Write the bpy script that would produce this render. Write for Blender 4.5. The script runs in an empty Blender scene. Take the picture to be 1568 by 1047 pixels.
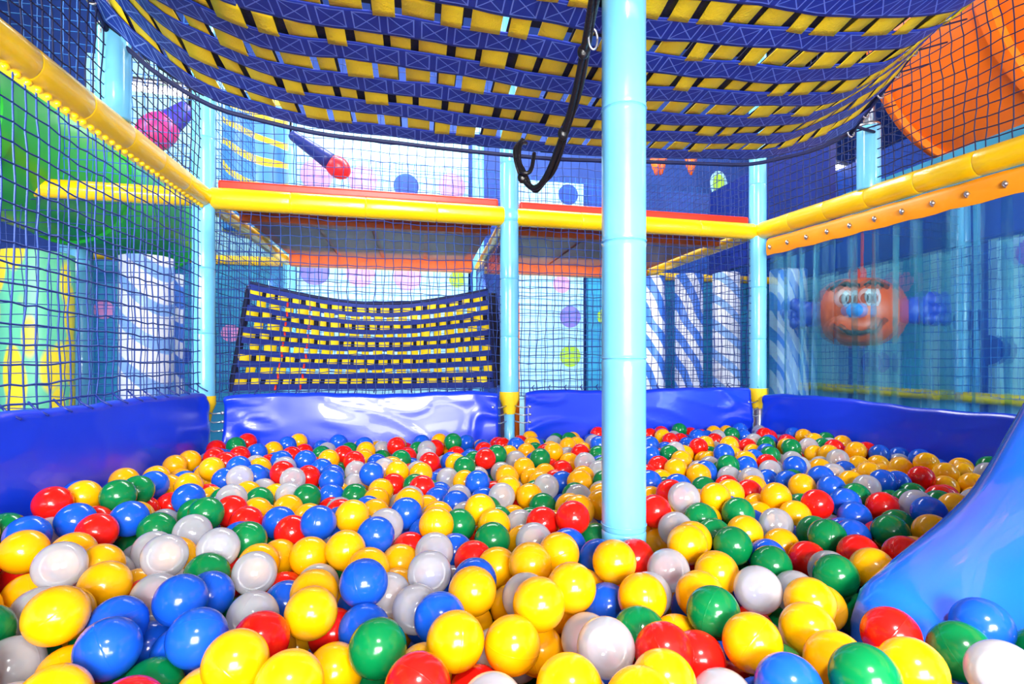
import bpy, math, random
import numpy as np
from mathutils import Vector, Matrix, noise
random.seed(7); rng=np.random.RandomState(7)
CZ=0.62
K=1.22   # calibrated depth factor of the floor plan (lens 715*K px)
scene=bpy.context.scene
scene.view_settings.view_transform='Standard'
scene.view_settings.look='None'
CA,SA=.9803,.1977
def T(p):
    """survey plan coordinates -> world coordinates"""
    p=Vector(p); c=p.x*CA-p.y*SA; d=(p.x*SA+p.y*CA)*K
    return Vector((c*CA+d*SA,-c*SA+d*CA,p.z))
def Ti(x,y):
    c=x*CA-y*SA; d=(x*SA+y*CA)/K
    return c*CA+d*SA,-c*SA+d*CA

# ---------------- helpers ----------------
def lin(c):
    return tuple((x/12.92 if x<=0.04045 else ((x+0.055)/1.055)**2.4) for x in c)
def hexc(h):
    h=h.lstrip('#'); return lin(tuple(int(h[i:i+2],16)/255 for i in (0,2,4)))
class NT:
    def __init__(s,name):
        s.m=bpy.data.materials.new(name); s.m.use_nodes=True
        s.n=s.m.node_tree.nodes; s.l=s.m.node_tree.links
        s.b=s.n.get('Principled BSDF'); s.out=s.n.get('Material Output')
    def add(s,t,**k):
        x=s.n.new(t)
        for a,b in k.items(): setattr(x,a,b)
        return x
    def link(s,a,b): s.l.new(a,b)
def mat(name,hexcol,rough=0.4,bump=0.0,bscale=20,var=0.12,vscale=6,metal=0,spec=0.5,coat=0):
    t=NT(name); c=hexc(hexcol)
    tc=t.add('ShaderNodeTexCoord')
    nz=t.add('ShaderNodeTexNoise'); nz.inputs['Scale'].default_value=vscale; nz.inputs['Detail'].default_value=4
    t.link(tc.outputs['Object'],nz.inputs['Vector'])
    rp=t.add('ShaderNodeValToRGB')
    rp.color_ramp.elements[0].position=.3; rp.color_ramp.elements[1].position=.7
    rp.color_ramp.elements[0].color=tuple(x*(1-var) for x in c)+(1,)
    rp.color_ramp.elements[1].color=tuple(min(1,x*(1+var)) for x in c)+(1,)
    t.link(nz.outputs['Fac'],rp.inputs['Fac']); t.link(rp.outputs['Color'],t.b.inputs['Base Color'])
    t.b.inputs['Roughness'].default_value=rough; t.b.inputs['Metallic'].default_value=metal
    t.b.inputs['Specular IOR Level'].default_value=spec
    t.b.inputs['Coat Weight'].default_value=coat
    if bump:
        n2=t.add('ShaderNodeTexNoise'); n2.inputs['Scale'].default_value=bscale; n2.inputs['Detail'].default_value=3
        t.link(tc.outputs['Object'],n2.inputs['Vector'])
        bp=t.add('ShaderNodeBump'); bp.inputs['Strength'].default_value=bump; bp.inputs['Distance'].default_value=.01
        t.link(n2.outputs['Fac'],bp.inputs['Height']); t.link(bp.outputs['Normal'],t.b.inputs['Normal'])
    return t.m
def pattern_mat(name,c1,c2,scale=6,kind='WAVE',rough=.4,thr=.5,rot=(0,.6,0)):
    t=NT(name); tc=t.add('ShaderNodeTexCoord'); mp=t.add('ShaderNodeMapping'); mp.inputs['Rotation'].default_value=rot
    t.link(tc.outputs['Object'],mp.inputs['Vector'])
    if kind=='WAVE':
        w=t.add('ShaderNodeTexWave'); w.inputs['Scale'].default_value=scale; w.inputs['Distortion'].default_value=2.5; w.inputs['Detail'].default_value=1
        f=w.outputs['Fac']
    else:
        w=t.add('ShaderNodeTexVoronoi'); w.inputs['Scale'].default_value=scale; w.feature='F1'
        mp.inputs['Scale'].default_value=(1,1,.35); f=w.outputs['Distance']
    t.link(mp.outputs['Vector'],w.inputs['Vector'])
    r=t.add('ShaderNodeValToRGB'); r.color_ramp.elements[0].position=thr-.05; r.color_ramp.elements[1].position=thr+.05
    r.color_ramp.elements[0].color=hexc(c1)+(1,); r.color_ramp.elements[1].color=hexc(c2)+(1,)
    t.link(f,r.inputs['Fac']); t.link(r.outputs['Color'],t.b.inputs['Base Color']); t.b.inputs['Roughness'].default_value=rough
    return t.m

class MB:
    """mesh builder; w=True: inputs are survey-plan coordinates, w=False: local coordinates"""
    def __init__(s,w=True): s.v=[];s.f=[];s.m=[];s.uv=[];s.w=w
    def t(s,p): return T(p) if s.w else Vector(p)
    def face(s,idx,mi=0,uv=None):
        s.f.append(tuple(idx)); s.m.append(mi); s.uv.append(uv if uv else [(0,0)]*len(idx))
    def box(s,lo,hi,mi=0):
        x0,y0,z0=lo;x1,y1,z1=hi;n=len(s.v)
        s.v+=[tuple(s.t(p)) for p in [(x0,y0,z0),(x1,y0,z0),(x1,y1,z0),(x0,y1,z0),(x0,y0,z1),(x1,y0,z1),(x1,y1,z1),(x0,y1,z1)]]
        for f in ((0,3,2,1),(4,5,6,7),(0,1,5,4),(1,2,6,5),(2,3,7,6),(3,0,4,7)): s.face([n+i for i in f],mi)
    def grid(s,P,mi=0,uvf=None,closev=False,raw=False):
        R=len(P);C=len(P[0]);n=len(s.v)
        for r in P:
            for p in r: s.v.append(tuple(p if raw else s.t(p)))
        for i in range(R-1):
            for j in range(C if closev else C-1):
                j2=(j+1)%C
                uv=None
                if uvf: uv=[uvf(i,j),uvf(i,j+1),uvf(i+1,j+1),uvf(i+1,j)]
                s.face((n+i*C+j,n+i*C+j2,n+(i+1)*C+j2,n+(i+1)*C+j),mi,uv)
    def tube(s,path,rad,seg=8,mi=0,caps=True):
        path=[s.t(p) for p in path]; k=len(path)
        if not hasattr(rad,'__len__'): rad=[rad]*k
        rings=[];up=None
        for i,p in enumerate(path):
            d=(path[min(i+1,k-1)]-path[max(i-1,0)])
            if d.length<1e-9: d=Vector((0,0,1))
            d.normalize()
            if up is None:
                up=Vector((0,0,1)) if abs(d.z)<.9 else Vector((1,0,0))
            a=d.cross(up)
            if a.length<1e-6: a=d.orthogonal()
            a.normalize(); b=a.cross(d).normalized(); up=b
            rings.append([p+rad[i]*(math.cos(2*math.pi*j/seg)*a+math.sin(2*math.pi*j/seg)*b) for j in range(seg)])
        n=len(s.v); s.grid(rings,mi,closev=True,raw=True)
        if caps:
            s.face([n+j for j in range(seg)][::-1],mi); s.face([n+(k-1)*seg+j for j in range(seg)],mi)
    def ellipsoid(s,c,r,mi=0,M=None,nu=24,nv=14,fn=None):
        rows=[];c=s.t(c)
        for i in range(nv+1):
            th=math.pi*min(max(i/nv,.001),.999)
            row=[]
            for j in range(nu):
                ph=2*math.pi*j/nu
                p=Vector((math.sin(th)*math.cos(ph)*r[0],math.sin(th)*math.sin(ph)*r[1],math.cos(th)*r[2]))
                if fn: p=fn(p,th,ph)
                if M: p=M@p
                row.append(p+c)
            rows.append(row)
        s.grid(rows,mi,closev=True,raw=True)
    def obj(s,name,mats,parent=None,smooth=True,loc=None):
        me=bpy.data.meshes.new(name); me.from_pydata(s.v,[],s.f)
        for m in mats: me.materials.append(m)
        me.polygons.foreach_set('material_index',s.m)
        if smooth: me.polygons.foreach_set('use_smooth',[True]*len(s.f))
        uvl=me.uv_layers.new(name='UVMap')
        flat=[c for f in s.uv for p in f for c in p]
        uvl.data.foreach_set('uv',flat)
        me.update()
        o=bpy.data.objects.new(name,me); scene.collection.objects.link(o)
        if parent: o.parent=parent
        if loc: o.location=T(loc)
        return o
def empty(name,loc=(0,0,0)):
    e=bpy.data.objects.new(name,None); e.empty_display_size=.1; scene.collection.objects.link(e); e.location=T(loc); return e
def autosmooth(o,ang=40):
    me=o.data
    import bmesh
    bm=bmesh.new(); bm.from_mesh(me)
    for e in bm.edges:
        if len(e.link_faces)==2 and e.calc_face_angle(0)>math.radians(ang): e.smooth=False
    bm.to_mesh(me); bm.free()

# ---------------- materials ----------------
M_post=mat('foam_light_blue','#72c8f0',.25,.05,30,.04,coat=.4)
M_yel=mat('foam_yellow','#ffcc00',.3,.12,25,.04,coat=.3)
M_yel2=mat('fabric_yellow','#ffcf10',.6,.2,200,.08)
M_yel3=mat('webbing_yellow','#ffdc14',.6,.25,260,.06)
M_navy=mat('vinyl_navy','#14287e',.4,.1,12,.15)
M_pad=mat('vinyl_royal_blue','#0c38d8',.3,.10,6,.05,3,coat=.2)
M_cord=mat('net_cord_blue','#103580',.6,.1,200,.15)
M_corddk=mat('net_cord_navy','#0b1848',.65,.1,200,.15)
M_cordlt=mat('net_cord_azure','#1f6cc0',.6,.1,200,.15)
M_black=mat('rubber_black','#0c0c10',.35,.2,150)
M_steel=mat('galvanised_steel','#b8bcc4',.3,.1,60,metal=.9)
M_orange=mat('plastic_orange','#ff7408',.35,.05,10,.06)
M_orstrip=mat('strip_orange','#ff9c00',.45,.1,30,.06)
M_red=mat('foam_red','#f0301c',.4,.1,20,.08)
M_green=mat('plastic_green','#1eaa28',.35,.05,8,.1)
M_cyan=mat('print_cyan','#a8e4f0',.5,.05,10,.04)
M_teal=mat('print_teal','#309cc4',.5,.05,10,.1)
M_pink=mat('print_pink','#e89acc',.5); M_purp=mat('print_purple','#8078d8',.5)
M_lime=mat('print_lime','#a8dc20',.5); M_blued=mat('print_blue','#1848ac',.5)
M_deck=mat('deck_plywood','#b04c14',.5,.2,40,.2,12)
M_mauve=mat('deck_board_brown','#8c5238',.5,.1,10,.12)
M_slide=mat('plastic_slide_blue','#1668ec',.2,.03,6,.05,3,coat=.5)
M_leaf=pattern_mat('print_leaf','#ffe430','#6fd6a4',11,'VOR',.4,.5,(0,.5,.2))
M_stripe=pattern_mat('print_stripe','#3f7ce0','#dfe8fa',3.2,'WAVE',.35,.5,(0,.5,.3))
M_stripe2=pattern_mat('print_stripe_pale','#8cbaf4','#f0f4fd',2.2,'WAVE',.35,.3,(0,.9,.3))
M_colyb=pattern_mat('print_blue_yellow','#4f9bf0','#ffe030',3,'WAVE',.35,.8,(0,1.2,.4))
M_wall=mat('wall_paint','#22489c',.7,.1,20,.15)
M_ceil=mat('ceiling_paint','#14161e',.8,.1,20,.15)
M_floor=mat('floor_mat','#17439a',.5,.1,20,.1)
M_bag=mat('vinyl_magenta','#e8348c',.35); M_bagr=mat('vinyl_red','#e02838',.35); M_bagp=mat('vinyl_violet','#4034b0',.4)

t=NT('webbing_navy_stitched')
def mth(op,a,b=None,clamp=False):
    x=t.add('ShaderNodeMath',operation=op); x.use_clamp=clamp
    for i,v in enumerate((a,b)):
        if v is None: continue
        if isinstance(v,(int,float)): x.inputs[i].default_value=v
        else: t.link(v,x.inputs[i])
    return x.outputs[0]
tc=t.add('ShaderNodeTexCoord'); sp=t.add('ShaderNodeSeparateXYZ'); t.link(tc.outputs['UV'],sp.inputs[0])
fu=mth('FRACT',sp.outputs['X']); fv=sp.outputs['Y']
fus=mth('MULTIPLY',mth('SUBTRACT',fu,.12),1/.76); fvs=mth('MULTIPLY',mth('SUBTRACT',fv,.12),1/.76)
d1=mth('LESS_THAN',mth('ABSOLUTE',mth('SUBTRACT',fus,fvs)),.03)
d2=mth('LESS_THAN',mth('ABSOLUTE',mth('SUBTRACT',mth('ADD',fus,fvs),1)),.03)
e1=mth('LESS_THAN',mth('ABSOLUTE',mth('SUBTRACT',mth('ABSOLUTE',mth('SUBTRACT',fus,.5)),.5)),.025)
e2=mth('LESS_THAN',mth('ABSOLUTE',mth('SUBTRACT',mth('ABSOLUTE',mth('SUBTRACT',fvs,.5)),.5)),.025)
ins=mth('MULTIPLY',mth('LESS_THAN',mth('ABSOLUTE',mth('SUBTRACT',fus,.5)),.53),mth('LESS_THAN',mth('ABSOLUTE',mth('SUBTRACT',fvs,.5)),.53))
st=mth('MULTIPLY',mth('MAXIMUM',mth('MAXIMUM',d1,d2),mth('MAXIMUM',e1,e2)),ins)
mx=t.add('ShaderNodeMix',data_type='RGBA'); t.link(st,mx.inputs[0])
mx.inputs[6].default_value=hexc('#12309a')+(1,); mx.inputs[7].default_value=hexc('#6f8ee0')+(1,)
t.link(mx.outputs[2],t.b.inputs['Base Color']); t.b.inputs['Roughness'].default_value=.6
wv=t.add('ShaderNodeTexWave'); wv.inputs['Scale'].default_value=1.6; wv.bands_direction='Y'
mp=t.add('ShaderNodeMapping'); mp.inputs['Scale'].default_value=(4,10,1); t.link(tc.outputs['UV'],mp.inputs[0]); t.link(mp.outputs[0],wv.inputs['Vector'])
bp=t.add('ShaderNodeBump'); bp.inputs['Strength'].default_value=.2; bp.inputs['Distance'].default_value=.002; t.link(wv.outputs['Fac'],bp.inputs['Height']); t.link(bp.outputs[0],t.b.inputs['Normal'])
M_web=t.m

t=NT('pvc_clear'); tc=t.add('ShaderNodeTexCoord'); mp=t.add('ShaderNodeMapping'); mp.inputs['Scale'].default_value=(10,10,.5)
t.link(tc.outputs['Object'],mp.inputs[0]); nz=t.add('ShaderNodeTexNoise'); nz.inputs['Scale'].default_value=2.2; nz.inputs['Detail'].default_value=5
t.link(mp.outputs[0],nz.inputs['Vector'])
rp=t.add('ShaderNodeValToRGB'); rp.color_ramp.elements[0].position=.5; rp.color_ramp.elements[1].position=.72
rp.color_ramp.elements[0].color=(.05,.05,.05,1); rp.color_ramp.elements[1].color=(.34,.34,.34,1); t.link(nz.outputs['Fac'],rp.inputs[0])
tr=t.add('ShaderNodeBsdfTransparent'); tr.inputs[0].default_value=(.60,.86,.92,1)
rf=t.add('ShaderNodeBsdfRefraction'); rf.inputs['IOR'].default_value=1.04; rf.inputs['Roughness'].default_value=.08; rf.inputs['Color'].default_value=(.60,.86,.92,1)
t.b.inputs['Base Color'].default_value=hexc('#7fd4e2')+(1,); t.b.inputs['Roughness'].default_value=.1
bp=t.add('ShaderNodeBump'); bp.inputs['Strength'].default_value=.22; bp.inputs['Distance'].default_value=.02; t.link(nz.outputs['Fac'],bp.inputs['Height']); t.link(bp.outputs[0],t.b.inputs['Normal']); t.link(bp.outputs[0],rf.inputs['Normal'])
m2=t.add('ShaderNodeMixShader'); m2.inputs[0].default_value=.6; t.link(tr.outputs[0],m2.inputs[1]); t.link(rf.outputs[0],m2.inputs[2])
ms=t.add('ShaderNodeMixShader'); t.link(rp.outputs[0],ms.inputs[0]); t.link(m2.outputs[0],ms.inputs[1]); t.link(t.b.outputs[0],ms.inputs[2]); t.link(ms.outputs[0],t.out.inputs[0])
M_pvc=t.m

t=NT('ball_plastic')
at_=t.add('ShaderNodeAttribute',attribute_type='INSTANCER',attribute_name='bcol')
at2=t.add('ShaderNodeAttribute',attribute_type='INSTANCER',attribute_name='bclear')
tc=t.add('ShaderNodeTexCoord'); sp=t.add('ShaderNodeSeparateXYZ'); t.link(tc.outputs['Object'],sp.inputs[0])
s1=mth('SUBTRACT',1,mth('MULTIPLY',mth('ABSOLUTE',sp.outputs['Z']),1/.0010),True)
bp=t.add('ShaderNodeBump'); bp.inputs['Strength'].default_value=.35; bp.inputs['Distance'].default_value=.0007; t.link(s1,bp.inputs['Height'])
t.link(bp.outputs[0],t.b.inputs['Normal']); t.link(at_.outputs['Color'],t.b.inputs['Base Color'])
t.b.inputs['Roughness'].default_value=.17
trl=t.add('ShaderNodeBsdfTranslucent'); t.link(at_.outputs['Color'],trl.inputs[0])
m0=t.add('ShaderNodeMixShader'); t.link(mth('ADD',.10,mth('MULTIPLY',at2.outputs['Fac'],.2)),m0.inputs[0]); t.link(t.b.outputs[0],m0.inputs[1]); t.link(trl.outputs[0],m0.inputs[2])
trp=t.add('ShaderNodeBsdfTransparent'); trp.inputs[0].default_value=(.98,.985,1,1)
lw=t.add('ShaderNodeLayerWeight'); lw.inputs[0].default_value=.42
tf=mth('MULTIPLY',at2.outputs['Fac'],mth('SUBTRACT',.66,mth('MULTIPLY',lw.outputs['Facing'],.62)))
m1=t.add('ShaderNodeMixShader'); t.link(tf,m1.inputs[0]); t.link(m0.outputs[0],m1.inputs[1]); t.link(trp.outputs[0],m1.inputs[2])
gl=t.add('ShaderNodeBsdfGlossy'); gl.inputs['Roughness'].default_value=.1
fr=t.add('ShaderNodeFresnel'); fr.inputs[0].default_value=1.5
m3=t.add('ShaderNodeMixShader'); t.link(mth('MULTIPLY',fr.outputs[0],mth('MULTIPLY',at2.outputs['Fac'],.9)),m3.inputs[0]); t.link(m1.outputs[0],m3.inputs[1]); t.link(gl.outputs[0],m3.inputs[2])
t.link(m3.outputs[0],t.out.inputs[0]); M_ball=t.m

t=NT('fluorescent_tube'); t.b.inputs['Emission Color'].default_value=(1,.98,.95,1); t.b.inputs['Emission Strength'].default_value=9; M_tube=t.m

# ---------------- generic builders ----------------
def RX(y): return 1.71+.135*(2.1-y)
LX=-.85; YB=2.1; XM=.411; XR=1.71; YF=3.38; B=.653

def foam(name,p0,p1,r=.0425,seg=.27,mat_=None,n=28,parent=None):
    p0=Vector(p0);p1=Vector(p1);L=(p1-p0).length;k=max(1,round(L/seg))
    pts=[];rad=[]
    for i in range(k):
        for a,rr in ((.0,.95),(.006,.985),(.02,1.0),(.25,1.004),(.5,.998),(.75,1.003),(1-.02,1.0),(1-.006,.985)):
            pts.append(p0.lerp(p1,(i+a)/k)); rad.append(r*rr*(1+.008*math.sin(i*3.7+a*5)))
    pts.append(p1);rad.append(r*.95)
    mb=MB(False); mb.tube(pts,rad,n)
    o=mb.obj(name,[mat_],parent); autosmooth(o,55); return o

def net(name,o,u,v,W,H,cell=.04,r=.0016,m=None,jit=.003,parent=None):
    o=Vector(o);u=Vector(u).normalized();v=Vector(v).normalized();w=u.cross(v).normalized()
    nu=max(1,round(W/cell*(1+(K-1)*abs(u.y))));nv=max(1,round(H/cell))
    P=np.zeros((nu+1,nv+1,3))
    for i in range(nu+1):
        for j in range(nv+1):
            s=noise.noise(Vector((i*.11+o.x*3,j*.13+o.y*3,o.z)))*.012
            a=W*i/nu+random.uniform(-jit,jit)+noise.noise(Vector((i*.2,j*.2,9+o.x)))*.008; b=H*j/nv+random.uniform(-jit,jit)+noise.noise(Vector((i*.2,j*.2,5+o.y)))*.008
            P[i,j]=T(o+u*a+v*b+w*s)
    E=[]
    for i in range(nu+1):
        for j in range(nv+1):
            if i<nu: E.append((P[i,j],P[i+1,j]))
            if j<nv: E.append((P[i,j],P[i,j+1]))
    A=np.array([e[0] for e in E]);Bb=np.array([e[1] for e in E]);D=Bb-A;D/=np.linalg.norm(D,axis=1)[:,None]
    a=np.cross(D,np.array(w)); a/=np.linalg.norm(a,axis=1)[:,None]; b=np.cross(D,a)
    vs=[]
    for base in (A,Bb):
        for ang in range(4):
            c,s_=math.cos(ang*math.pi/2),math.sin(ang*math.pi/2)
            vs.append(base+r*(c*a+s_*b))
    V=np.stack(vs,1).reshape(-1,3); n=len(E)
    F=np.array([[0,1,5,4],[1,2,6,5],[2,3,7,6],[3,0,4,7]])
    F=(F[None]+8*np.arange(n)[:,None,None]).reshape(-1,4)
    me=bpy.data.meshes.new(name); me.from_pydata(V.tolist(),[],F.tolist()); me.materials.append(m)
    me.polygons.foreach_set('use_smooth',[True]*len(F)); me.update()
    ob=bpy.data.objects.new(name,me); scene.collection.objects.link(ob)
    if parent: ob.parent=parent
    return ob

# ---------------- room shell ----------------
def slab(name,lo,hi,m):
    mb=MB(); mb.box(lo,hi); return mb.obj(name,[m],smooth=False)
slab('floor',(-3.4,-3,-.1),(4.6,3.9,0),M_floor)
slab('wall_back',(-3.4,3.8,0),(4.6,3.9,3.4),M_wall)
slab('wall_left',(-3.5,-3,0),(-3.4,3.9,3.4),M_wall)
slab('wall_right',(4.6,-3,0),(4.7,3.9,3.4),M_wall)
slab('ceiling',(-3.5,-.6,3.4),(4.7,3.9,3.5),M_ceil)

# ---------------- posts & beams ----------------
pole=empty('padded_support_pole',(.392,.846,0))
zs=[0,.29,CZ+0.0,CZ+.225,CZ+.48,CZ+.75,CZ+1.1,CZ+1.5,CZ+1.9]
RP=.0425
pts=[];rad=[]
for a,b in zip(zs[:-1],zs[1:]):
    for f,q in ((0,.955),(.004,.985),(.012,1.016),(.05,1.0),(.5,1.0),(.95,1.0),(.988,1.016),(.996,.985)):
        pts.append((0,0,a+(b-a)*f)); rad.append(RP*q)
pts.append((0,0,zs[-1]));rad.append(.04)
mb=MB(False); mb.tube(pts,rad,40); o=mb.obj('foam_sleeve',[M_post],pole); autosmooth(o,50)
mb=MB(False)
for z in (CZ-.318,CZ+.003,CZ+.228,CZ+.483):
    mb.tube([(.0432*math.cos(a/24*6.283),.0432*math.sin(a/24*6.283),z) for a in range(25)],.0012,6,caps=False)
mb.obj('cable_ties',[M_post],pole)

posts=[(LX,YB,CZ-.16,2.3),(XM,YB,CZ-.16,2.3),(XR,YB,CZ-.16,2.3),
       (LX,YF,0.0,2.3),(XM+.02,YF,0.0,2.3),(XR,YF,0.0,2.3),(-2.13,YF,0.0,2.3),(-2.13,YB,0.0,2.3),(2.99,YF,0.0,2.3),(2.99,YB,0.0,2.3)]
for i,(x,y,z0,z1) in enumerate(posts):
    e=empty('padded_post',(x,y,0))
    foam('foam_sleeve',(0,0,z0),(0,0,z1),.0425,.27,M_post,24,e)
    if i<3:
        mb=MB(False); mb.tube([(0,0,0),(0,0,z0)],.024,16); mb.obj('steel_tube',[M_post if i==1 else M_steel],e)
        mb=MB(False); mb.tube([(0,0,z0+.012),(0,0,z0-.02),(0,0,z0-.05),(0,0,z0-.09)],[.045,.046,.034,.026],20,caps=False); mb.obj('yellow_cuff',[M_yel2],e)
        mb=MB(False)
        for k in range(3):
            z=z0-.05-.035*k
            for sx in (-1,1):
                mb.tube([(sx*.02,-.03,z),(sx*.05,-.045,z-.008),(sx*.085,-.05,z-.004)],.003,6)
                mb.ellipsoid((sx*.085,-.052,z-.004),(.007,.005,.007),nu=10,nv=6)
        mb.obj('lacing_hooks',[M_steel],e)
for (x,y) in ((LX,1.53),(RX(1.562),1.562)):
    e=empty('padded_post',(x,y,CZ+B+.03)); foam('foam_sleeve',(0,0,0),(0,0,.25),.0425,.3,M_post,24,e)
    mb=MB(False); mb.tube([(0,0,.25),(0,0,.262),(0,0,.266)],[.043,.04,.02],20); mb.tube([(0,0,.26),(0,0,.45)],.02,12); mb.obj('steel_cap',[M_steel],e)

zb=CZ+B
def beam(p0,p1,r=.0425,seg=.17,m=None,ties=0,tm=None):
    e=empty('padded_beam',p0); d=T(p1)-T(p0); foam('foam_sleeve',(0,0,0),d,r,seg,m or M_yel,24,e)
    if ties:
        mb=MB(False); L=d.length; d=d.normalized(); s_=d.cross(Vector((0,0,1))); k=int(L/ties)
        for i in range(k):
            c2=d*(ties*(i+.5))+Vector((0,0,-r-.001))+s_*.010; mb.ellipsoid(c2,(.008,.009,.008),nu=8,nv=6)
        mb.obj('cable_ties',[tm or M_yel],e)
    return e
beam((LX,-.5,zb),(LX,YB-.03,zb),.044,.21,ties=.035)
beam((LX+.03,YB,zb),(XM-.03,YB,zb),.044,.3)
beam((XM+.03,YB,zb),(XR-.03,YB,zb),.040,.3)
beam((RX(-.5),-.5,zb),(XR+.01,YB-.03,zb),.044,.21)
beam((-2.10,YB,zb),(LX-.03,YB,zb),.036,.3)
beam((-2.1,YF,zb),(LX-.04,YF,zb),.03,.3); beam((LX+.04,YF,zb),(XM-.04,YF,zb),.03,.3); beam((XM+.06,YF,zb),(XR-.04,YF,zb),.03,.3); beam((XR+.04,YF,zb),(2.95,YF,zb),.03,.3)
beam((XM,YB+.05,zb),(XM+.015,YF-.05,zb),.03); beam((LX,YB+.05,zb),(LX,YF-.05,zb),.03); beam((XR,YB+.05,zb),(XR,YF-.05,zb),.03)
beam((2.93,-.2,CZ-.21),(2.93,2.05,CZ-.21),.03); beam((2.93,2.15,CZ-.21),(2.93,YF-.05,CZ-.21),.03)
for (x,y) in ((LX,YB),(XM,YB),(XR,YB)):
    mb=MB(False); mb.ellipsoid((0,0,0),(.05,.05,.052)); mb.obj('beam_joint_cover',[M_yel if x!=XM else M_post],None,loc=(x,y,zb))

mb=MB()
mb.box((LX+.05,YB+.0,zb+.042),(XM-.05,YB+.05,zb+.080)); mb.box((XM+.05,YB+.0,zb+.037),(XR-.05,YB+.05,zb+.075))
o=mb.obj('deck_edge_mat',[M_red],smooth=False)
bv=o.modifiers.new('b','BEVEL'); bv.width=.01; bv.segments=3
dk=empty('upper_play_deck')
for k,(x0,x1) in enumerate(((LX+.05,XM-.05),(XM+.06,XR-.05))):
    mb=MB(); mb.box((x0,2.15,CZ+.665),(x1,3.34,CZ+.69),0)
    n=4 if k==0 else 3
    w=(x1-x0-.1)/n
    for i in range(n):
        a=x0+.05+i*w
        mb.box((a+.012,2.42,CZ+.655),(a+w-.012,3.12,CZ+.666),1)
    mb.box((x0,2.34,CZ+.635),(x1,2.38,CZ+.666),0); mb.box((x0,3.18,CZ+.60),(x1,3.24,CZ+.666),0)
    mb.obj('deck_panel_%d'%(k+1),[M_deck,M_mauve],dk,smooth=False)

# ---------------- backdrop printed panels ----------------
def disc(mb,c,r,axis,mi,th=.004,n=32,ry=None):
    c=Vector(c); ry=ry or r
    if axis=='Y': a=Vector((1,0,0));b=Vector((0,0,1));nn=Vector((0,-1,0))
    else: a=Vector((0,1,0));b=Vector((0,0,1));nn=Vector((-1,0,0))
    k=len(mb.v)
    ring=[c+a*r*math.cos(6.2832*i/n)+b*ry*math.sin(6.2832*i/n) for i in range(n)]
    mb.v+=[tuple(mb.t(p)) for p in ring]+[tuple(mb.t(p+nn*th)) for p in ring]
    mb.face([k+n+i for i in range(n)][::-1] if axis=='Y' else [k+n+i for i in range(n)],mi)
    for i in range(n): mb.face((k+i,k+(i+1)%n,k+n+(i+1)%n,k+n+i),mi)
PM=[M_cyan,M_teal,M_pink,M_purp,M_lime,M_blued,M_navy]
def wx(px,y):
    u=(px-784)/715; return y*(SA+CA*u)/(CA-SA*u)
def at(px,py,Y):
    u=(px-784)/715; X=wx(px,Y); d=SA*X+CA*Y
    return X,Y,CZ+(550-py)/715*d,d
mb=MB(); YP=3.5
mb.box((LX+.02,YP,0),(XM-.04,YP+.04,2.3),0); mb.box((XM+.30,YP,0),(1.28,YP+.04,2.0),0)
mb.box((-2.1,YP,0),(LX-.02,YP+.04,CZ+.64),1); mb.box((-2.1,YP,CZ+.66),(LX-.02,YP+.04,2.6),0); mb.box((1.32,YP,0),(3.0,YP+.04,CZ+.64),1); mb.box((XM-.02,YP,0),(XM+.28,YP+.04,2.0),5); mb.box((1.32,YP,CZ+.66),(3.0,YP+.04,2.0),5)
for px,py,r,mi in ((485,268,.11,2),(556,276,.10,2),(622,285,.09,5),(692,286,.10,2),(870,298,.08,5),(482,415,.1,3),(552,418,.1,2),(624,424,.1,2),(700,428,.06,4),
                   (873,485,.085,3),(873,545,.085,4),(925,485,.06,4),(860,435,.07,2)):
    x,y,z,d=at(px,py,YP); disc(mb,(x,YP,z),r,'Y',mi)
x,y,z,d=at(1100,282,YP); disc(mb,(x,YP,z),.08,'Y',0,ry=.11); disc(mb,(x,YP-.004,z),.055,'Y',4,ry=.08)
for i in range(8):
    disc(mb,(-2.0+.15*i,YP,CZ+random.uniform(-.1,1.2)),.06,'Y',random.choice((2,3,5)))
mb.obj('printed_backdrop_panel',PM,smooth=False)
mb=MB()
for px in (1005,1012,1058):
    x,y,z,d=at(px,262,3.3)
    mb.tube([(x,3.3,z+.10),(x,3.3,z+.03),(x,3.3,z-.03)],[.05,.035,.01],10)
mb.obj('hanging_pennants',[M_orange])
mb=MB(); XP=3.0
mb.box((XP,-.6,0),(XP+.04,3.45,CZ+.64),0)
for i,y in enumerate((.2,.9,1.35,1.62,1.95,2.3,2.75,3.2)): mb.box((XP-.01,y,0),(XP,y+(.10,.18)[i%2],CZ+.64),1 if i%2 else 5)
for y,z,r,mi in ((1.80,.55,.09,3),(2.1,.22,.09,5),(2.45,.5,.08,2),(1.95,.05,.10,5),(1.55,.35,.1,4),(2.75,.15,.09,2),(3.1,.4,.08,5),(2.6,-.02,.09,3),(1.7,.3,.09,4)):
    disc(mb,(XP-.01,y,CZ+z),r*.8,'X',mi)
mb.box((XP,-.6,CZ+.66),(XP+.04,3.45,2.0),5)
mb.obj('printed_side_panel',PM,smooth=False)

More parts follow.
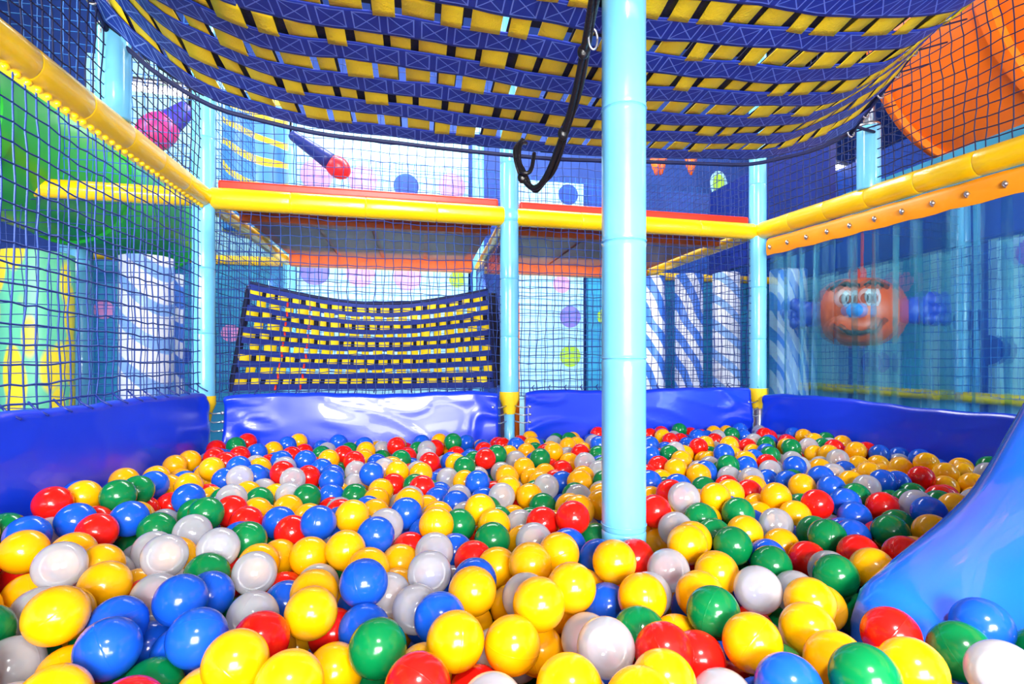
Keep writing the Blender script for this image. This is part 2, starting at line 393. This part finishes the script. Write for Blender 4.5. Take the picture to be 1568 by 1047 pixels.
# ---------------- printed columns ----------------
def column(x,y,r,z0,z1,m,name='printed_padded_column'):
    pts=[(0,0,z0),(0,0,z0+.005)]+[(0,0,z0+(z1-z0)*i/4) for i in (1,2,3)]+[(0,0,z1-.005),(0,0,z1)]; rad=[r*.9,r,r,r,r,r,r*.9]
    mb=MB(False); mb.tube(pts,rad,36); o=mb.obj(name,[m],loc=(x,y,0)); autosmooth(o,50)
for px,w,Y,m in ((1112,40,2.9,M_stripe2),(1055,42,3.0,M_stripe),(1003,30,3.1,M_stripe),(1200,40,2.7,M_stripe)):
    x,y,z,d=at(px,500,Y); column(x,y,w/715*d/2,0,CZ+.6,m)
for px,w,Y,m,zt in ((225,74,2.6,M_stripe2,.5),(58,92,2.6,M_leaf,.5),(268,26,3.1,M_stripe,.5),(125,30,3.0,M_post,.6)):
    x,y,z,d=at(px,500,Y); column(x,y,w/715*d/2,0,CZ+zt,m)
x,y,z,d=at(392,240,2.85); column(x,y,.17,CZ+.70,CZ+1.45,M_colyb)
mb=MB(); P=[]
for i in range(13):
    f=i/12; P.append([(XM+.06+.10*math.sin(f*1.57),2.25+1.0*f,z) for z in (0,CZ+.05,CZ+.28-.35*f*f)])
mb.grid(P); o=mb.obj('curved_orange_partition',[M_orange]); sm=o.modifiers.new('s','SOLIDIFY'); sm.thickness=.02

def bag(name,p,q,r,m1,m2):
    e=empty(name,p); d=T(q)-T(p)
    mb=MB(False); mb.tube([d*f for f in (0,.05,.3,.6,.72)],[r*.35,r*.5,r*.6,r*.75,r*.8],16); mb.obj('sleeve',[m1],e)
    M=d.to_track_quat('Z','Y').to_matrix(); mb=MB(False); mb.ellipsoid(d*.85,(r,r,r*1.25),M=M); mb.obj('bulb',[m2],e)
    mb=MB(False); mb.tube([(0,0,0),(0,0,.5)],.006,8); mb.obj('rope',[M_black],e)
a=at(445,205,2.75)[:3]; b=at(530,265,2.75)[:3]; bag('hanging_punch_bag',a,b,.06,M_navy,M_bagr)
a=at(290,165,2.75)[:3]; b=at(232,208,2.7)[:3]; bag('hanging_punch_bag',a,b,.09,M_bagp,M_bag)

def tslide(name,x,z,r,y0,y1,m):
    pts=[];rad=[];k=5
    for i in range(k):
        for f,q in ((0,1.05),(.03,1.05),(.04,1),(.96,1),(.97,1.05)): pts.append((x,y0+(y1-y0)*(i+f)/k,z)); rad.append(r*q)
    pts.append((x,y1,z));rad.append(r*1.05)
    mb=MB(); mb.tube(pts,rad,40,caps=False); o=mb.obj(name,[m]); autosmooth(o,50); s=o.modifiers.new('s','SOLIDIFY'); s.thickness=.015
tslide('green_tube_slide',-1.60,CZ+.82,.255,-.3,3.3,M_green)
tslide('orange_tube_slide',-1.33,CZ+1.36,.265,-.3,1.5,M_orange)
tslide('orange_tube_slide',2.62,CZ+1.50,.56,-.4,1.75,M_orange)
mb=MB(); mb.box((2.12,-.4,CZ+.66),(2.15,2.0,CZ+.84)); mb.obj('blue_side_board',[M_teal],smooth=False)
mb=MB(); mb.box((2.25,2.2,CZ+.66),(2.29,3.3,CZ+1.3)); mb.obj('navy_side_board',[M_navy],smooth=False)

def tubelamp(px,py,Y,L,ang):
    x,y,z,d=at(px,py,Y); e=empty('fluorescent_lamp',(x,y,z)); dx=math.cos(ang)*L/2;dy=math.sin(ang)*L/2
    mb=MB(False); mb.tube([(-dx,-dy,0),(dx,dy,0)],.018,12); mb.obj('tube',[M_tube],e)
    mb=MB(False); mb.tube([(-dx*1.05,-dy*1.05,.035),(dx*1.05,dy*1.05,.035)],.025,4); mb.obj('housing',[M_steel],e)
tubelamp(255,140,2.9,.42,.1); tubelamp(1285,258,2.9,.32,.3)

# ---------------- nets ----------------
net('safety_net',(LX+.02,YB,CZ-.17),(1,0,0),(0,0,1),XM-LX-.04,B+.15,.038,.0019,M_cord)
net('safety_net',(XM+.02,YB,CZ-.17),(1,0,0),(0,0,1),XR-XM-.04,B+.15,.038,.0019,M_cord)
net('safety_net',(LX+.02,YB+.02,zb+.05),(1,0,0),(0,0,1),XM-LX-.04,.65,.04,.0016,M_cord)
net('safety_net',(XM+.02,YB+.02,zb+.05),(1,0,0),(0,0,1),XR-XM-.04,.65,.04,.0016,M_cord)
net('safety_net',(LX,-.3,CZ-.14),(0,1,0),(0,0,1),2.38,B+.12,.042,.0023,M_cord)
net('safety_net',(LX,-.3,zb+.03),(0,1,0),(0,0,1),2.38,.5,.038,.0022,M_corddk)
net('safety_net',(-2.1,YB,.3),(1,0,0),(0,0,1),1.22,B+.32,.045,.0018,M_cord)
net('safety_net',(-2.1,YB,zb+.03),(1,0,0),(0,0,1),1.22,.8,.045,.0018,M_cordlt)
net('safety_net',(LX,2.15,CZ-.14),(0,1,0),(0,0,1),1.2,B+.12,.042,.0016,M_cord)
net('safety_net',(LX,2.15,zb+.05),(0,1,0),(0,0,1),1.2,.7,.042,.0016,M_cordlt)
net('safety_net',(XM,2.15,CZ-.14),(0,1,0),(0,0,1),1.2,B+.12,.042,.0018,M_cord)
net('safety_net',(XR,2.15,CZ-.14),(0,1,0),(0,0,1),1.2,B+.12,.042,.0018,M_cord)
net('safety_net',(XR,2.15,zb+.05),(0,1,0),(0,0,1),1.2,.7,.042,.0018,M_cord)
net('safety_net',(-2.1,3.44,CZ-.3),(1,0,0),(0,0,1),5.1,1.7,.045,.0022,M_cordlt)
net('safety_net',(RX(-.3),-.3,zb+.03),Vector((XR-RX(-.3),2.35,0)),(0,0,1),2.35,.72,.038,.0022,M_corddk)
net('safety_net',(XR+.02,YB,zb+.03),(1,0,0),(0,0,1),1.22,.8,.042,.0018,M_cord)
net('safety_net',(2.9,-.3,CZ-.2),(0,1,0),(0,0,1),3.7,.82,.05,.0024,M_cordlt)

# ---------------- strap nets ----------------
def strapnet(name,S,N,a0,a1,b0,b1,p,q,yh,parent_mats,parent,sub=2,seed=1,wide=(.88,.64),th=.0016,bk=.24):
    R=random.Random(seed); mb=MB()
    na=int(round((a1-a0)/p)); nb=int(round((b1-b0)/q)); nh=q-yh
    def bb(a,j,fb,ph): return b0+j*q+nh*fb+.035*q*math.sin(a*7+ph*9)+.02*q*math.sin(a*23+ph*5)
    for j in range(nb+1):
        off=(j%2)*p*.5
        cols=na*sub; rows=[]; ph=j*.37
        for k,fb in enumerate((0,.12,.5,.88,1)):
            row=[]
            for i in range(cols+1):
                a=a0+(a1-a0)*i/cols
                b=bb(a,j,fb,ph)
                w=.003*noise.noise(Vector((a*14,b*14,j)))
                row.append(S(a,b)+N(a,b)*(w+.0035))
            rows.append(row)
        vv=(0,.12,.5,.88,1)
        mb.grid(rows,0,uvf=lambda i,jj: ((a1-a0)/p*jj/cols+off/p, vv[i]))
        if j==nb: break
        for i in range(na):
            wv=p*wide[(i+j)%2]*R.uniform(.90,1.06)
            ac=a0+(i+.5)*p+off+R.uniform(-.003,.003)
            if ac+wv/2>a1: continue
            tl=R.uniform(-.0012,.0012); sk=R.uniform(-.05,.05)*q
            over=R.random()<.35
            rr=[]
            prof=((-.25,.001),(.2,.001),(.8,.001),(1.25,.001)) if not over else ((-.25,.001),(.2,.002),(.8,.006),(1.12,.0075),(1.16,.002))
            for fb,hh in prof:
                rr.append([S(a,b_)+N(a,b_)*(hh+tl*(a-ac)/p) for a,b_ in [(a_, b0+j*q+nh+yh*fb+sk*(a_-ac)/p) for a_ in (ac-wv/2,ac,ac+wv/2)]])
            mb.grid(rr,1)
    for i in range(na+1):
        a=a0+i*p; rows=[];k=(nb)*2
        for jj in range(k+1):
            b=b0+nh/2+(b1-b0)*jj/k
            rows.append([S(a+s*p*bk,b)-N(a,b)*.006 for s in (-1,1)])
        mb.grid(rows,2,uvf=lambda i,j2:(0,0))
    o=mb.obj(name,parent_mats,parent,smooth=True)
    so=o.modifiers.new('s','SOLIDIFY'); so.thickness=th; so.offset=0
    return o
xs=[-.86,-.8,-.6,-.3,.43,1.2,1.5,1.66,1.9]; zz=[.95,.86,.735,.69,.675,.715,.80,.88,1.0]
def ze(x):
    return float(sum(np.interp(x+d,xs,zz) for d in (-.06,-.03,0,.03,.06))/5)
def SC(a,b):
    e=ze(a); sw=min(max((e-.70)/.17,0),1); tt=min(max((1.5-b)/.7,0),1.9); tt=tt*(1-.2*tt)*1.2
    return Vector((a,b,CZ+e+tt*(.028*(1-sw)+.46*sw)+.008*noise.noise(Vector((a*2.2,b*2.2,1)))))
def NC(a,b):
    h=.01; u=SC(a+h,b)-SC(a-h,b); v=SC(a,b+h)-SC(a,b-h); n=u.cross(v).normalized()
    return -n if n.z>0 else n
XE=1.63
M_web2=mat('webbing_navy','#182f8c',.65,.2,200,.1)
M_web3=mat('webbing_midnight','#080e30',.7,.2,200,.1)
cn=empty('strap_net_canopy')
strapnet('woven_straps',SC,NC,-.84,XE-.01,-.10,1.46,.070,.108,.045,[M_web,M_yel3,M_web3],cn,wide=(.88,.62),bk=.34)
mb=MB()
mb.tube([SC(-.84+(XE+.84)*i/60,1.52) for i in range(61)],.007,8,0)
for xx in (-.85,XE):
    mb.tube([SC(xx,-.1+1.6*i/30) for i in range(31)],.008,8,0)
for i in range(26):
    b=.05+i*.058
    for xx,sx in ((XE,1),(-.85,-1)):
        c=SC(xx,b); mb.tube([c+Vector((.014*math.cos(a),0,.014*math.sin(a)))*1.0 for a in [k*6.283/10 for k in range(11)]],.0035,6,1,caps=False)
        mb.tube([c,c+Vector((sx*(.14 if sx>0 else .02),0,.05))],.003,6,0)
mb.tube([SC(XE,1.48),Vector((RX(1.562)-.01,1.53,CZ+.9))],.006,6,0)
mb.obj('edge_rope',[M_corddk,M_steel],cn)
def SL(a,b):
    sg=math.sin(math.pi*min(max(a/1.17,0),1))
    x=-.80+a; f=b/.45
    top=.34-.075*sg
    z=-.14+f*(top+.14)
    y=2.24+.22*f+.14*sg*math.sin(math.pi*min(max(.2+.6*f,0),1))
    return Vector((x,y,CZ+z))
def NL(a,b): return Vector((0,-1,0))
ln=empty('strap_climbing_net')
strapnet('woven_straps',SL,NL,0,1.17,0,.45,.060,.050,.023,[M_web2,M_yel3,M_web3],ln,seed=3,wide=(.80,.62),bk=.26)
mb=MB()
for a in (.17,.27):
    for k in range(9): mb.tube([SL(a+.004*(k%2),k*.05+.002)+Vector((0,-.008,0)),SL(a,k*.05+.022)+Vector((0,-.008,0))],.005,6,0)
mb.tube([SL(1.17*i/20,.48) for i in range(21)],.009,8,1)
for a in (0,1.17): mb.tube([SL(a,b*.046) for b in range(11)],.008,6,1)
mb.obj('edge_rope',[M_red,M_corddk],ln)

# ---------------- bungee cord ----------------
cp=[((925,-120),.66),((915,-60),.70),((905,10),.76),((893,80),.82),((876,160),.88),((855,225),.94),((835,272),.98),((818,288),1.0),((802,275),1.01),((792,250),1.02),((790,228),1.03),((800,215),1.06)]
def P3(px,py,d):
    u=(px-784)/715; return Vector((d*(SA+CA*u),d*(CA-SA*u),CZ+(550-py)/715*d))
def catmull(pts,k=8):
    out=[];pts=[pts[0]]+pts+[pts[-1]]
    for i in range(1,len(pts)-2):
        for j in range(k):
            t_=j/k;p0,p1,p2,p3=pts[i-1:i+3]
            out.append(.5*((2*p1)+(-p0+p2)*t_+(2*p0-5*p1+4*p2-p3)*t_*t_+(-p0+3*p1-3*p2+p3)*t_**3))
    out.append(pts[-2]); return out
mb=MB(); path=catmull([P3(a[0],a[1],d) for a,d in cp]); mb.tube(path,.006,12)
mb.tube([p+Vector((.009,.004,.006*math.sin(i*.4))) for i,p in enumerate(path)],.0045,10)
q=[((790,235),1.03),((797,262),1.0),((812,262),1.0),((818,235),1.03)]
mb.tube(catmull([P3(a[0],a[1],d) for a,d in q]),.0045,10)
for px,py,d in ((893,80,.82),(862,205,.92),(800,272,1.01)):
    c=P3(px,py,d); mb.ellipsoid(c,(.011,.009,.013),nu=10,nv=6)
c=P3(908,60,.80); mb.tube([c+Vector((.008*math.cos(a),0,.018*math.sin(a))) for a in [k*6.283/16 for k in range(17)]],.002,6,1)
mb.obj('black_bungee_cord',[M_black,M_steel])

# ---------------- pads ----------------
pads=empty('ball_pit_padding')
def pad(name,p0,p1,top,inward,seed):
    p0=Vector(p0);p1=Vector(p1);iv=Vector(inward);L=(p1-p0).length;n=int(L/.012);rows=[]
    zt=CZ+top
    for i in range(n+1):
        f=i/n; p=p0.lerp(p1,f); s=f*L
        end=min(f,1-f)*L
        sag=.006*math.sin(s*4+seed)+.003*math.sin(s*11+seed*2)+.0015*math.sin(s*40)-.012*max(0,1-end/.12)**2
        col=[]
        nz=34
        for k in range(nz+1):
            g=k/nz; z=g*(zt+sag)
            w=.010*noise.noise(Vector((s*2.0+seed,g*1.2,seed)))
            fold=abs(noise.noise(Vector((s*4+g*3,g*3-s+seed,4)))); amp=.002+.013*max(0,1-end/.20)
            w+=amp*(1-min(1,fold*4))**1.5
            off=.035+.012*math.sin(g*3.1)+w
            col.append(p+iv*off+Vector((0,0,z)))
        for aa in (20,50,80,110,145):
            r=.020; c=p+iv*(col[nz]-p).dot(iv)-iv*.019+Vector((0,0,zt+sag)); col.append(c+iv*r*math.cos(math.radians(aa))+Vector((0,0,r*math.sin(math.radians(aa)))))
        col.append(p+iv*.002+Vector((0,0,zt+sag-.02))); col.append(p+iv*.002)
        rows.append(col)
    mb=MB(); mb.grid(rows,0)
    m=len(rows[0]); mb.face(list(range(m))[::-1]); mb.face([n*m+i for i in range(m)])
    return mb.obj(name,[M_pad],pads)
pad('pad_left',(LX,-.6,0),(LX,YB-.07,0),-.135,(1,0,0),1)
pad('pad_back_left_bay',(LX+.09,YB,0),(XM-.06,YB,0),-.160,(0,-1,0),2)
pad('pad_back_right_bay',(XM+.07,YB,0),(XR-.07,YB,0),-.160,(0,-1,0),3)
pad('pad_right',(RX(-.6),-.6,0),(RX(YB-.07),YB-.07,0),-.188,(-1,0,0),4)
pad('pad_front',(LX+.05,-.62,0),(RX(-.6)-.05,-.62,0),-.25,(0,1,0),5)
mb=MB()
for i in range(26):
    y=.2+i*.073
    mb.tube([(LX+.045,y,CZ-.125),(LX+.02,y,CZ-.110),(LX,y+.01,CZ-.095)],.0025,6)
for i in range(32):
    x=LX+.12+i*.078
    if abs(x-XM)<.07: continue
    mb.tube([(x,YB-.03,CZ-.142),(x,YB-.004,CZ-.130),(x+.01,YB,CZ-.12)],.0025,6)
mb.obj('lashing_cord',[M_navy],pads)

# ---------------- PVC curtain ----------------
cur=empty('pvc_strip_curtain')
ydir=(Vector((XR,YB,0))-Vector((RX(-.5),-.5,0))).normalized(); inn=Vector((-ydir.y,ydir.x,0))
mb=MB(); Lc=2.50; base=Vector((RX(-.45),-.45,0)); wS=.10; k=0; s=0
while s<Lc-.05:
    rows=[]
    for zi in range(9):
        z=CZ-.18+(.60+.18)*zi/8; g=1-zi/8
        sh=.012*math.sin(k*2.1+g*2)*g
        rows.append([base+ydir*(s+wS*j/6+sh)+inn*((.006 if k%2 else -.004)+.009*math.sin(math.pi*j/6)+.008*g*math.sin(k*1.7))+Vector((0,0,z)) for j in range(7)])
    mb.grid(rows); s+=.08; k+=1
mb.obj('strips',[M_pvc],cur)
mb=MB(); rows=[]
n=60
for i in range(n+1):
    p=base+ydir*(Lc*i/n)+inn*.018; sc=.006*abs(math.sin(i*.9))
    rows.append([p+Vector((0,0,CZ+.518-sc)),p+inn*.006+Vector((0,0,CZ+.53)),p+inn*.006+Vector((0,0,CZ+.575)),p+Vector((0,0,CZ+.59)),p-inn*.01+Vector((0,0,CZ+.60))])
mb.grid(rows,0)
for i in range(26):
    c=base+ydir*(.05+i*.097)+inn*.028+Vector((0,0,CZ+.552)); mb.ellipsoid(c,(.009,.009,.009),1,nu=12,nv=8)
    mb.ellipsoid(c-inn*.003,(.013,.004,.013),1,nu=12,nv=6)
mb.obj('clamp_strip',[M_orstrip,M_steel],cur)

# ---------------- face ball ----------------
fc=empty('monkey_face_punching_ball')
X,Y,Z,d=at(1308,478,2.2); fc.location=T((X,Y,Z)); fc.rotation_euler=(0,0,math.atan2(-fc.location.x,fc.location.y)); fc.scale=(1.05,1.0,1.08)
M_fo=mat('face_orange','#dc4a16',.4); M_fb=mat('face_blue','#1538a8',.4); M_fw=mat('face_white','#e8ecf0',.3); M_fd=mat('face_dark','#1a1420',.4); M_cy=mat('face_skyblue','#2a86d6',.3)
mb=MB(False); mb.ellipsoid((0,0,0),(.205,.19,.19),0,nu=40,nv=24,fn=lambda p,th,ph: Vector((p.x*(1+.03*math.cos(8*ph)*math.sin(th)),p.y*(1+.03*math.cos(8*ph)*math.sin(th)),p.z*(1-.08*math.exp(-(math.sin(th)*3)**2)))))
mb.ellipsoid((0,-.08,-.075),(.15,.13,.095),0)
mb.obj('head',[M_fo],fc)
mb=MB(False); mb.ellipsoid((-.055,-.17,.06),(.036,.03,.046),0); mb.ellipsoid((.05,-.17,.06),(.036,.03,.046),0)
mb.ellipsoid((-.05,-.2,.055),(.018,.01,.024),1); mb.ellipsoid((.045,-.2,.055),(.018,.01,.024),1)
mb.obj('eyes',[M_fw,M_fd],fc)
mb=MB(False); mb.tube([(-.12,-.17,.11),(-.06,-.195,.138),(-.01,-.195,.115)],.014,8); mb.tube([(.02,-.195,.115),(.06,-.195,.138),(.12,-.16,.11)],.014,8)
mb.tube([(-.10,-.19,-.075),(-.05,-.215,-.11),(.0,-.222,-.12),(.06,-.215,-.105),(.11,-.18,-.05)],.014,8); mb.obj('brows_and_mouth',[M_fd],fc)
mb=MB(False); mb.ellipsoid((-.01,-.225,-.005),(.05,.035,.038)); mb.obj('nose',[M_cy],fc)
mb=MB(False)
for sx in (-1,1):
    mb.ellipsoid((sx*.245,0,.0),(.07,.05,.07)); mb.ellipsoid((sx*.305,-.01,.05),(.05,.035,.042)); mb.ellipsoid((sx*.31,-.01,-.045),(.045,.035,.038)); mb.ellipsoid((sx*.335,-.01,.0),(.04,.03,.035))
mb.obj('ears',[M_fb],fc)
mb=MB(False); mb.tube([(0,0,.17),(0,0,.62)],.010,8); mb.ellipsoid((0,0,.2),(.03,.03,.04)); mb.obj('rope',[M_red],fc)

# ---------------- slide ----------------
F0=Vector((.685,.565,0)); ax=Vector((.96,.28,0)).normalized(); pr=Vector((.28,-.96,0)).normalized()
def zr(s): return float(np.interp(s,[-.06,0,.10,.25,.39,.53,.76,1.15],[-.335,-.316,-.294,-.264,-.218,-.134,.015,.26]))
def zrs(s): return sum(zr(s+d) for d in (-.06,-.03,0,.03,.06))/5
Wd=.56
def prof(t):
    if t<.0: return -(.03-math.sqrt(max(0,.03**2-t*t)))
    if t<.2: f=t/.2; return -.13*(.5-.5*math.cos(math.pi*f))
    if t<Wd-.2: return -.13
    if t<Wd: f=(Wd-t)/.2; return -.13*(.5-.5*math.cos(math.pi*f))
    t-=Wd; return -(.03-math.sqrt(max(0,.03**2-t*t)))
ts=[-.03,-.027,-.02,-.01,0,.02,.05,.08,.11,.14,.17,.2,.28,Wd-.2,Wd-.16,Wd-.12,Wd-.08,Wd-.04,Wd-.015,Wd,Wd+.015,Wd+.026,Wd+.03]
rows=[]
for i in range(50):
    s=-.05+1.0*i/49; z=CZ+zrs(s)-.03*(1-min(1,(s+.05)/.03))**2
    r=[F0+ax*s+pr*(-.03)+Vector((0,0,max(0.02,z-.25)))]+[F0+ax*s+pr*t_+Vector((0,0,z+prof(t_))) for t_ in ts]+[F0+ax*s+pr*(Wd+.03)+Vector((0,0,max(.02,z-.25)))]
    rows.append(r)
mb=MB(); mb.grid(rows); mb.face(list(range(len(rows[0])))[::-1])
o=mb.obj('blue_plastic_slide',[M_slide])
def slideH(x,y):
    x,y=Ti(x,y)
    v=Vector((x,y,0))-F0; s=v.dot(ax); t_=v.dot(pr)
    if -.07<s<1.0 and -.06<t_<Wd+.06: return CZ+zrs(max(s,-.05))+prof(min(max(t_,-.0299),Wd+.0299))
    return None

# ---------------- balls ----------------
r=.035; D=2*r
G={};cs=.07
balls=[]
def nb(x,y):
    i,j=int(math.floor(x/cs)),int(math.floor(y/cs)); out=[]
    for a in (i-1,i,i+1):
        for b in (j-1,j,j+1):
            out+=G.get((a,b),())
    return out
def xr_(y): return RX(y)-.068-r
x0=LX+.066+r; y0=-.50; y1=YB-.066-r*.9
def clampxy(x,y):
    ox,oy=Ti(x,y)
    oy2=min(max(oy,y0),y1); ox2=min(max(ox,x0),xr_(oy2))
    if ox2==ox and oy2==oy: return x,y
    v=T((ox2,oy2,0)); return v.x,v.y
pv=T((.392,.846,0)); PX,PY=pv.x,pv.y
def rest(x,y,cand,h):
    z=r; who=None
    if h is not None: z=max(z,h+r*1.05)
    for (bx,by,bz) in cand:
        d2=(bx-x)**2+(by-y)**2
        if d2<D*D:
            zz_=bz+math.sqrt(D*D-d2)
            if zz_>z: z=zz_; who=(bx,by)
    return z,who
R=random.Random(23)
def cap(x,y,h):
    ox,oy=Ti(x,y)
    base=CZ-.333+.026*noise.noise(Vector((x*2.3,y*2.3,3)))+.022*noise.noise(Vector((x*7,y*7,8)))
    base+=.040*max(0,min(1,(-.30-ox)/.4))*max(0,min(1,(1.7-oy)/.5))
    if h is not None: base-=.005
    return base
fails=0
while fails<5500 and len(balls)<11000:
    oy=R.uniform(y0,y1); ox=R.uniform(x0,xr_(oy)); v=T((ox,oy,0)); x,y=v.x,v.y
    for it in range(10):
        z,who=rest(x,y,nb(x,y),slideH(x,y))
        if who is None: break
        dx,dy=x-who[0],y-who[1]; L=math.hypot(dx,dy) or 1e-6
        st_=.010 if it<7 else .004
        nx,ny=clampxy(x+dx/L*st_,y+dy/L*st_)
        dd=math.hypot(nx-PX,ny-PY)
        if dd<.044+r: nx=PX+(nx-PX)/dd*(.044+r); ny=PY+(ny-PY)/dd*(.044+r)
        z2,_=rest(nx,ny,nb(nx,ny),slideH(nx,ny))
        if z2<z: x,y=nx,ny
    if math.hypot(x-PX,y-PY)<.043+r: fails+=1; continue
    h=slideH(x,y)
    z,_=rest(x,y,nb(x,y),h)
    if z>cap(x,y,h): fails+=1; continue
    fails=max(0,fails-1)
    balls.append((x,y,z)); G.setdefault((int(math.floor(x/cs)),int(math.floor(y/cs))),[]).append((x,y,z))
print('balls',len(balls))
cols=[hexc('#ffb404'),hexc('#ee1a12'),hexc('#067f42'),hexc('#165ad8'),hexc('#f1f1fb')]
wts=[.28,.19,.17,.18,.18]
n=len(balls); me=bpy.data.meshes.new('ball_pit_balls'); me.from_pydata(balls,[],[])
idx=rng.choice(5,size=n,p=wts)
a=me.attributes.new('bcol','FLOAT_COLOR','POINT'); cc=[]
for i in idx:
    v=rng.uniform(.92,1.06); c=cols[i]; cc+=[min(1,c[0]*v),min(1,c[1]*v),min(1,c[2]*v),1]
a.data.foreach_set('color',cc)
a=me.attributes.new('bclear','FLOAT','POINT'); a.data.foreach_set('value',[1.0 if i==4 else 0.0 for i in idx])
a=me.attributes.new('brot','FLOAT_VECTOR','POINT'); a.data.foreach_set('vector',list(rng.uniform(0,6.28,3*n)))
me.materials.append(M_ball)
bo=bpy.data.objects.new('ball_pit_balls',me); scene.collection.objects.link(bo)
ng=bpy.data.node_groups.new('ball_scatter','GeometryNodeTree')
ng.interface.new_socket('Geometry',in_out='INPUT',socket_type='NodeSocketGeometry'); ng.interface.new_socket('Geometry',in_out='OUTPUT',socket_type='NodeSocketGeometry')
N_=ng.nodes; gi=N_.new('NodeGroupInput'); go=N_.new('NodeGroupOutput')
us=N_.new('GeometryNodeMeshUVSphere'); us.inputs['Segments'].default_value=36; us.inputs['Rings'].default_value=20; us.inputs['Radius'].default_value=.0349
ss=N_.new('GeometryNodeSetShadeSmooth'); sm=N_.new('GeometryNodeSetMaterial'); sm.inputs['Material'].default_value=M_ball
ip=N_.new('GeometryNodeInstanceOnPoints'); na=N_.new('GeometryNodeInputNamedAttribute'); na.data_type='FLOAT_VECTOR'; na.inputs['Name'].default_value='brot'
e2r=N_.new('FunctionNodeEulerToRotation')
ng.links.new(us.outputs['Mesh'],ss.inputs['Geometry']); ng.links.new(ss.outputs[0],sm.inputs['Geometry']); ng.links.new(sm.outputs[0],ip.inputs['Instance'])
ng.links.new(gi.outputs[0],ip.inputs['Points']); ng.links.new(na.outputs['Attribute'],e2r.inputs[0]); ng.links.new(e2r.outputs[0],ip.inputs['Rotation']); ng.links.new(ip.outputs[0],go.inputs[0])
md=bo.modifiers.new('scatter','NODES'); md.node_group=ng

# ---------------- lights ----------------
def area(name,loc,target,size,sy,power,col=(1,1,1)):
    l=bpy.data.lights.new(name,'AREA'); l.shape='RECTANGLE'; l.size=size; l.size_y=sy; l.energy=power; l.color=col
    loc=T(loc); target=T(target)
    o=bpy.data.objects.new(name,l); scene.collection.objects.link(o); o.location=loc
    o.rotation_euler=(target-loc).to_track_quat('-Z','Y').to_euler(); return o
area('camera_side_fill',(.3,-1.8,1.35),(.4,1.2,.9),1.3,.7,215,(1,.98,.97))  # added fill light behind the camera, not an actual window
area('canopy_fill',(.4,-.95,.55),(.45,.7,1.3),1.6,.25,42,(1,.99,.97))  # added fill aimed upward to brighten the canopy underside
area('ceiling_lamp_front',(.2,-.7,2.3),(.5,1.2,.3),.35,.25,110,(1,.98,.96))
area('ceiling_lamp_back',(.4,2.7,3.0),(.4,3.1,0),2.4,.6,115)
area('ceiling_lamp_right',(3.9,1.5,3.0),(2.6,1.4,.5),.6,2.4,105)
area('ceiling_lamp_left',(-2.6,1.5,3.0),(-1.2,1.6,.5),.6,2.4,120)
area('corridor_fill',(.3,2.85,1.05),(.3,3.5,.7),2.4,.06,24)  # added fill under the deck, brightens the back panels the deck shades
area('corridor_fill_right',(2.3,.6,1.25),(3,2.2,.6),.3,1.5,34)  # added fill with no fixture, brightens the panels behind the curtain
area('corridor_fill_left',(-1.3,1.0,1.1),(-1.6,2.6,.5),.8,.2,26)  # added fill with no fixture, brightens the columns left of the pit
w=bpy.data.worlds.new('w'); scene.world=w; w.use_nodes=True; bg=w.node_tree.nodes['Background']; bg.inputs[0].default_value=(.88,.94,1,1); bg.inputs[1].default_value=1.1

# ---------------- camera ----------------
cd=bpy.data.cameras.new('camera'); cam=bpy.data.objects.new('camera',cd); scene.collection.objects.link(cam)
cd.sensor_width=36; cd.lens=36*715*K/1568; cd.shift_y=26.5/1568; cd.clip_start=.02
cam.location=(0,0,CZ); cam.rotation_euler=(math.pi/2,0,-math.atan2(SA,CA))
scene.camera=cam
